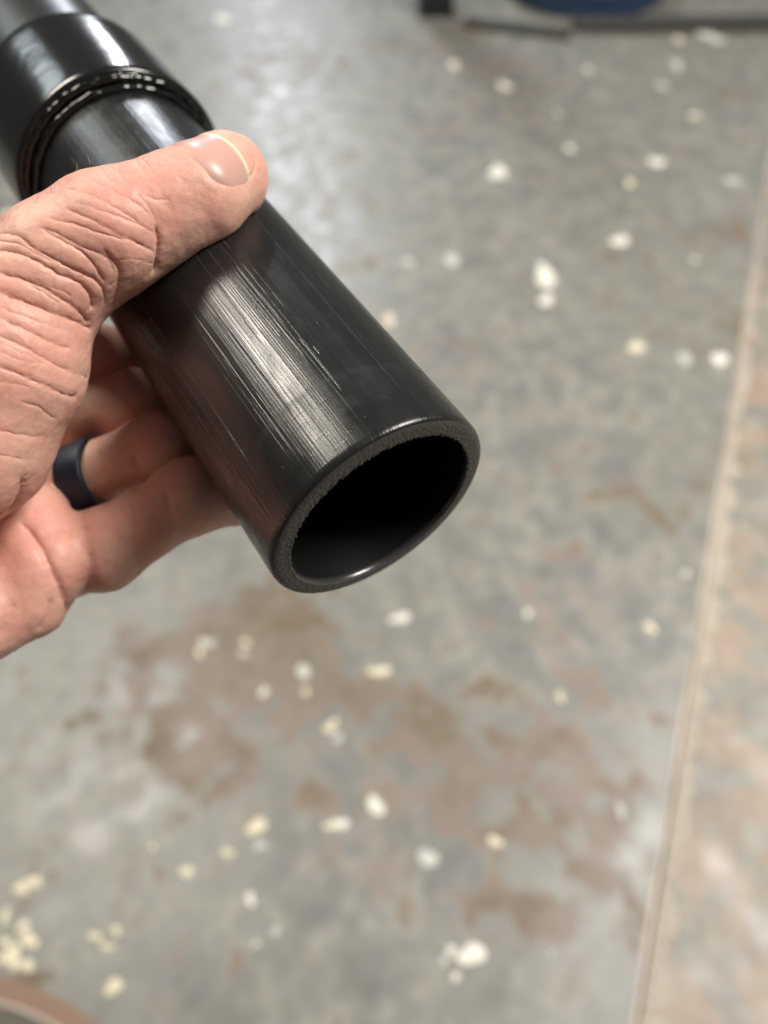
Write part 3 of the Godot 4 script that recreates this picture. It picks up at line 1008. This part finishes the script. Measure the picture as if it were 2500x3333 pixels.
func fold_skin(v: PackedVector3Array, n: PackedVector3Array) -> void:
	# every fold is laid into a grid of 5 mm boxes so that each point only looks at folds close to it
	var pts := []
	var near := {}
	for f in FOLDS:
		var line := PackedVector3Array()
		for k in range(2, f.size(), 3):
			line.append(Vector3(f[k], f[k + 1], f[k + 2]))
		# round the corners
		for pass_ in 2:
			var soft := PackedVector3Array([line[0]])
			for k in line.size() - 1:
				soft.append(line[k].lerp(line[k + 1], 0.25))
				soft.append(line[k].lerp(line[k + 1], 0.75))
			soft.append(line[line.size() - 1])
			line = soft
		var total := line.size() - 1
		for k in total:
			var id := pts.size()
			pts.append([line[k], line[k + 1], f[0], f[1], float(k) / total, float(k + 1) / total])
			var mid := (line[k] + line[k + 1]) / 2.0
			var span: float = line[k].distance_to(line[k + 1]) / 2.0 + 4.5 * f[1]
			var c0 := Vector3i(((mid - Vector3(span, span, span)) / 5.0).floor())
			var c1 := Vector3i(((mid + Vector3(span, span, span)) / 5.0).floor())
			for z in range(c0.z, c1.z + 1):
				for y in range(c0.y, c1.y + 1):
					for x in range(c0.x, c1.x + 1):
						var key := Vector3i(x, y, z)
						if not near.has(key):
							near[key] = []
						near[key].append(id)
	var wander := noise(FastNoiseLite.TYPE_SIMPLEX_SMOOTH, 0.35, 3, 81)
	var puff := noise(FastNoiseLite.TYPE_SIMPLEX_SMOOTH, 0.12, 3, 82)
	var lines := noise(FastNoiseLite.TYPE_CELLULAR, 0.55, 1, 83)
	lines.cellular_return_type = FastNoiseLite.RETURN_DISTANCE2_SUB
	var before := v.duplicate()
	for i in v.size():
		var p := before[i]
		var key := Vector3i((p / 5.0).floor())
		var d := 0.22 + 0.25 * puff.get_noise_3dv(p)
		var cells := lines.get_noise_3dv(p)
		d -= 0.045 * clampf(0.16 - cells * 0.5, 0.0, 0.16) / 0.16
		if near.has(key):
			var q := p + Vector3(wander.get_noise_3dv(p), wander.get_noise_3dv(p + Vector3(50, 0, 0)), wander.get_noise_3dv(p + Vector3(0, 50, 0))) * 0.28
			var deepest := {}
			for id in near[key]:
				var s: Array = pts[id]
				var ba: Vector3 = s[1] - s[0]
				var h := clampf((q - s[0]).dot(ba) / ba.length_squared(), 0.0, 1.0)
				var dist: float = (q - s[0] - ba * h).length()
				var wide: float = s[3] * 1.15
				if dist > 4.5 * wide:
					continue
				var t: float = lerpf(s[4], s[5], h)
				var fade := smoothstep(0.0, 0.22, t) * (smoothstep(0.0, 0.22, 1.0 - t) if wide < 1.2 else 1.0)
				var groove: float = s[2] * fade * (0.42 * exp(-dist / (0.32 * wide)) + 0.48 * exp(-dist / (1.35 * wide)))
				var name_: float = s[2] * 100.0 + s[3]
				if not deepest.has(name_) or absf(deepest[name_]) < absf(groove):
					deepest[name_] = groove
			for g in deepest.values():
				d -= g
		v[i] = p + n[i] * d


func skin_colours(v: PackedVector3Array, n: PackedVector3Array) -> PackedColorArray:
	var col := PackedColorArray()
	var a := noise(FastNoiseLite.TYPE_SIMPLEX_SMOOTH, 0.06, 3, 91)
	var b := noise(FastNoiseLite.TYPE_SIMPLEX_SMOOTH, 0.6, 3, 92)
	var base := Color(0.615, 0.370, 0.295)
	var red := Color(0.62, 0.265, 0.215)
	var tan_ := Color(0.61, 0.41, 0.29)
	for i in v.size():
		var p := v[i]
		var c := base.lerp(red, clampf(0.30 + 0.7 * a.get_noise_3dv(p), 0.0, 0.7))
		c = c.lerp(tan_, clampf(0.3 * a.get_noise_3dv(p + Vector3(200, 0, 0)) + 0.15, 0.0, 0.5))
		var flush := 0.0
		for s in BLUSH:
			flush += s[4] * exp(-p.distance_squared_to(Vector3(s[0], s[1], s[2])) / (s[3] * s[3]))
		c = c.lerp(red, clampf(flush, 0.0, 0.8))
		col.append(c * (1.0 + 0.10 * b.get_noise_3dv(p)))
	return col


func skin_material() -> StandardMaterial3D:
	var m := mat("skin", Color(1, 1, 1), 0.48, 0.42)
	m.vertex_color_use_as_albedo = true
	m.subsurf_scatter_enabled = true
	m.subsurf_scatter_strength = 0.12
	m.uv1_triplanar = true
	m.uv1_scale = Vector3(36, 36, 36)
	var pore := NoiseTexture2D.new()
	pore.width = 1024
	pore.height = 1024
	pore.seamless = true
	var pn := noise(FastNoiseLite.TYPE_CELLULAR, 0.045, 2, 95)
	pn.cellular_return_type = FastNoiseLite.RETURN_DISTANCE2_SUB
	pore.noise = pn
	m.heightmap_enabled = true
	m.heightmap_texture = pore
	m.heightmap_scale = 0.008
	return m


func build_nail(hand: Node3D) -> void:
	var all := PackedInt32Array()
	for s in seg_a.size():
		if seg_group[s] == 20:
			all.append(s)
	var axis := (THUMB_TIP - THUMB_JOINT).normalized()
	var foot := THUMB_JOINT + axis * (NAIL_MIDDLE - THUMB_JOINT).dot(axis)
	var up := (NAIL_MIDDLE - foot).normalized()
	up = up.rotated(axis, NAIL_TURN)
	var side := axis.cross(up)
	var rows := 28
	var cols := 36
	var v := PackedVector3Array()
	var col := PackedColorArray()
	for r in rows + 1:
		var t := float(r) / rows
		for k in cols + 1:
			var s := 2.0 * k / cols - 1.0
			var ang := s * 0.98 * (1.0 - 0.10 * pow(1.0 - t, 3.0))
			var root_curve := 2.2 * s * s * (1.0 - t) - 1.2 * s * s * t
			var l := NAIL_FROM + (NAIL_TO - NAIL_FROM) * t + root_curve
			var from := foot + axis * l
			var dir := (up * cos(ang) + side * sin(ang)).normalized()
			var reach := 12.0
			for it in 14:
				reach -= skin(from + dir * reach, all) * 0.8
			var lift := 0.35 - 0.75 * pow(absf(s), 6.0) - 0.65 * pow(1.0 - t, 8.0)
			v.append((from + dir * (reach + lift)) * 0.001)
			var c := Color(0.52, 0.30, 0.262).lerp(Color(0.60, 0.36, 0.30), smoothstep(0.25, 0.02, t + 0.25 * s * s))
			c = c.lerp(Color(0.72, 0.58, 0.42), smoothstep(0.87, 0.95, t + 0.04 * s * s))
			col.append(c)
	# the free edge turns down
	var idx := PackedInt32Array()
	for r in rows:
		for k in cols:
			var i := r * (cols + 1) + k
			var j := i + cols + 1
			idx.append_array(PackedInt32Array([i, i + 1, j, i + 1, j + 1, j]))
	var top := v.size()
	for k in cols + 1:
		var p := v[rows * (cols + 1) + k]
		v.append(p - (p - foot * 0.001).normalized() * 0.0009)
		col.append(col[rows * (cols + 1) + k])
	for k in cols:
		var i := rows * (cols + 1) + k
		idx.append_array(PackedInt32Array([i, i + 1, top + k, i + 1, top + k + 1, top + k]))
	var n := normals_of(v, idx)
	if n[(cols + 1) * 14 + 18].dot(up) < 0.0:
		idx.reverse()
		n = normals_of(v, idx)
	var m := mat("fingernail", Color(1, 1, 1), 0.36, 0.45)
	m.vertex_color_use_as_albedo = true
	m.subsurf_scatter_enabled = true
	m.subsurf_scatter_strength = 0.1
	var o := add_mesh("thumbnail", from_arrays(v, n, idx, PackedVector2Array(), col), m, hand)
	o.set_meta("label", "short pink thumbnail with a pale free edge")


func build_hairs(hand: Node3D) -> void:
	var st := SurfaceTool.new()
	st.begin(Mesh.PRIMITIVE_TRIANGLES)
	for k in range(0, HAIR_ROOTS.size(), 3):
		var p := Vector3(HAIR_ROOTS[k], HAIR_ROOTS[k + 1], HAIR_ROOTS[k + 2]) * 0.001
		var dir := Vector3(rng.randf_range(-0.15, 0.35), 0.85, -0.55).normalized()
		var tip := p + dir * rng.randf_range(0.0022, 0.0034)
		p -= dir * 0.001
		var sx := dir.cross(Vector3.RIGHT).normalized() * 0.00006
		var sy := dir.cross(sx).normalized() * 0.00006
		var base := [p + sx, p - sx * 0.5 + sy, p - sx * 0.5 - sy]
		for e in 3:
			st.add_vertex(base[e])
			st.add_vertex(base[(e + 1) % 3])
			st.add_vertex(tip)
	st.generate_normals()
	var o := add_mesh("fine_hair", st.commit(), mat("pale_hair", Color(0.35, 0.27, 0.2), 0.5), hand)
	o.set_meta("kind", "stuff")


# ------------------------------------------------------------------ band on the ring finger
func build_finger_band() -> void:
	var from: Vector3 = RING_FINGER[0]
	var to: Vector3 = RING_FINGER[1]
	var axis := (to - from).normalized()
	var prof := []
	for p in [[-4.6, 9.3], [-4.6, 10.4], [-4.0, 10.9], [-2.0, 11.15], [0.0, 11.2], [2.0, 11.15], [4.0, 10.9], [4.6, 10.4], [4.6, 9.3]]:
		prof.append(Vector2(p[1] * 0.001, p[0] * 0.001))
	var o := add_mesh("finger_band", lathe(prof, 96), mat("navy_rubber", Color(0.004, 0.009, 0.024), 0.55), self)
	var x := axis.cross(Vector3.UP).normalized()
	o.transform = Transform3D(Basis(x, axis, x.cross(axis)), CUT_END + (from - axis * 5.0) * 0.001)
	tag(o, "dark navy rubber band worn on the ring finger under the pipe", "ring")
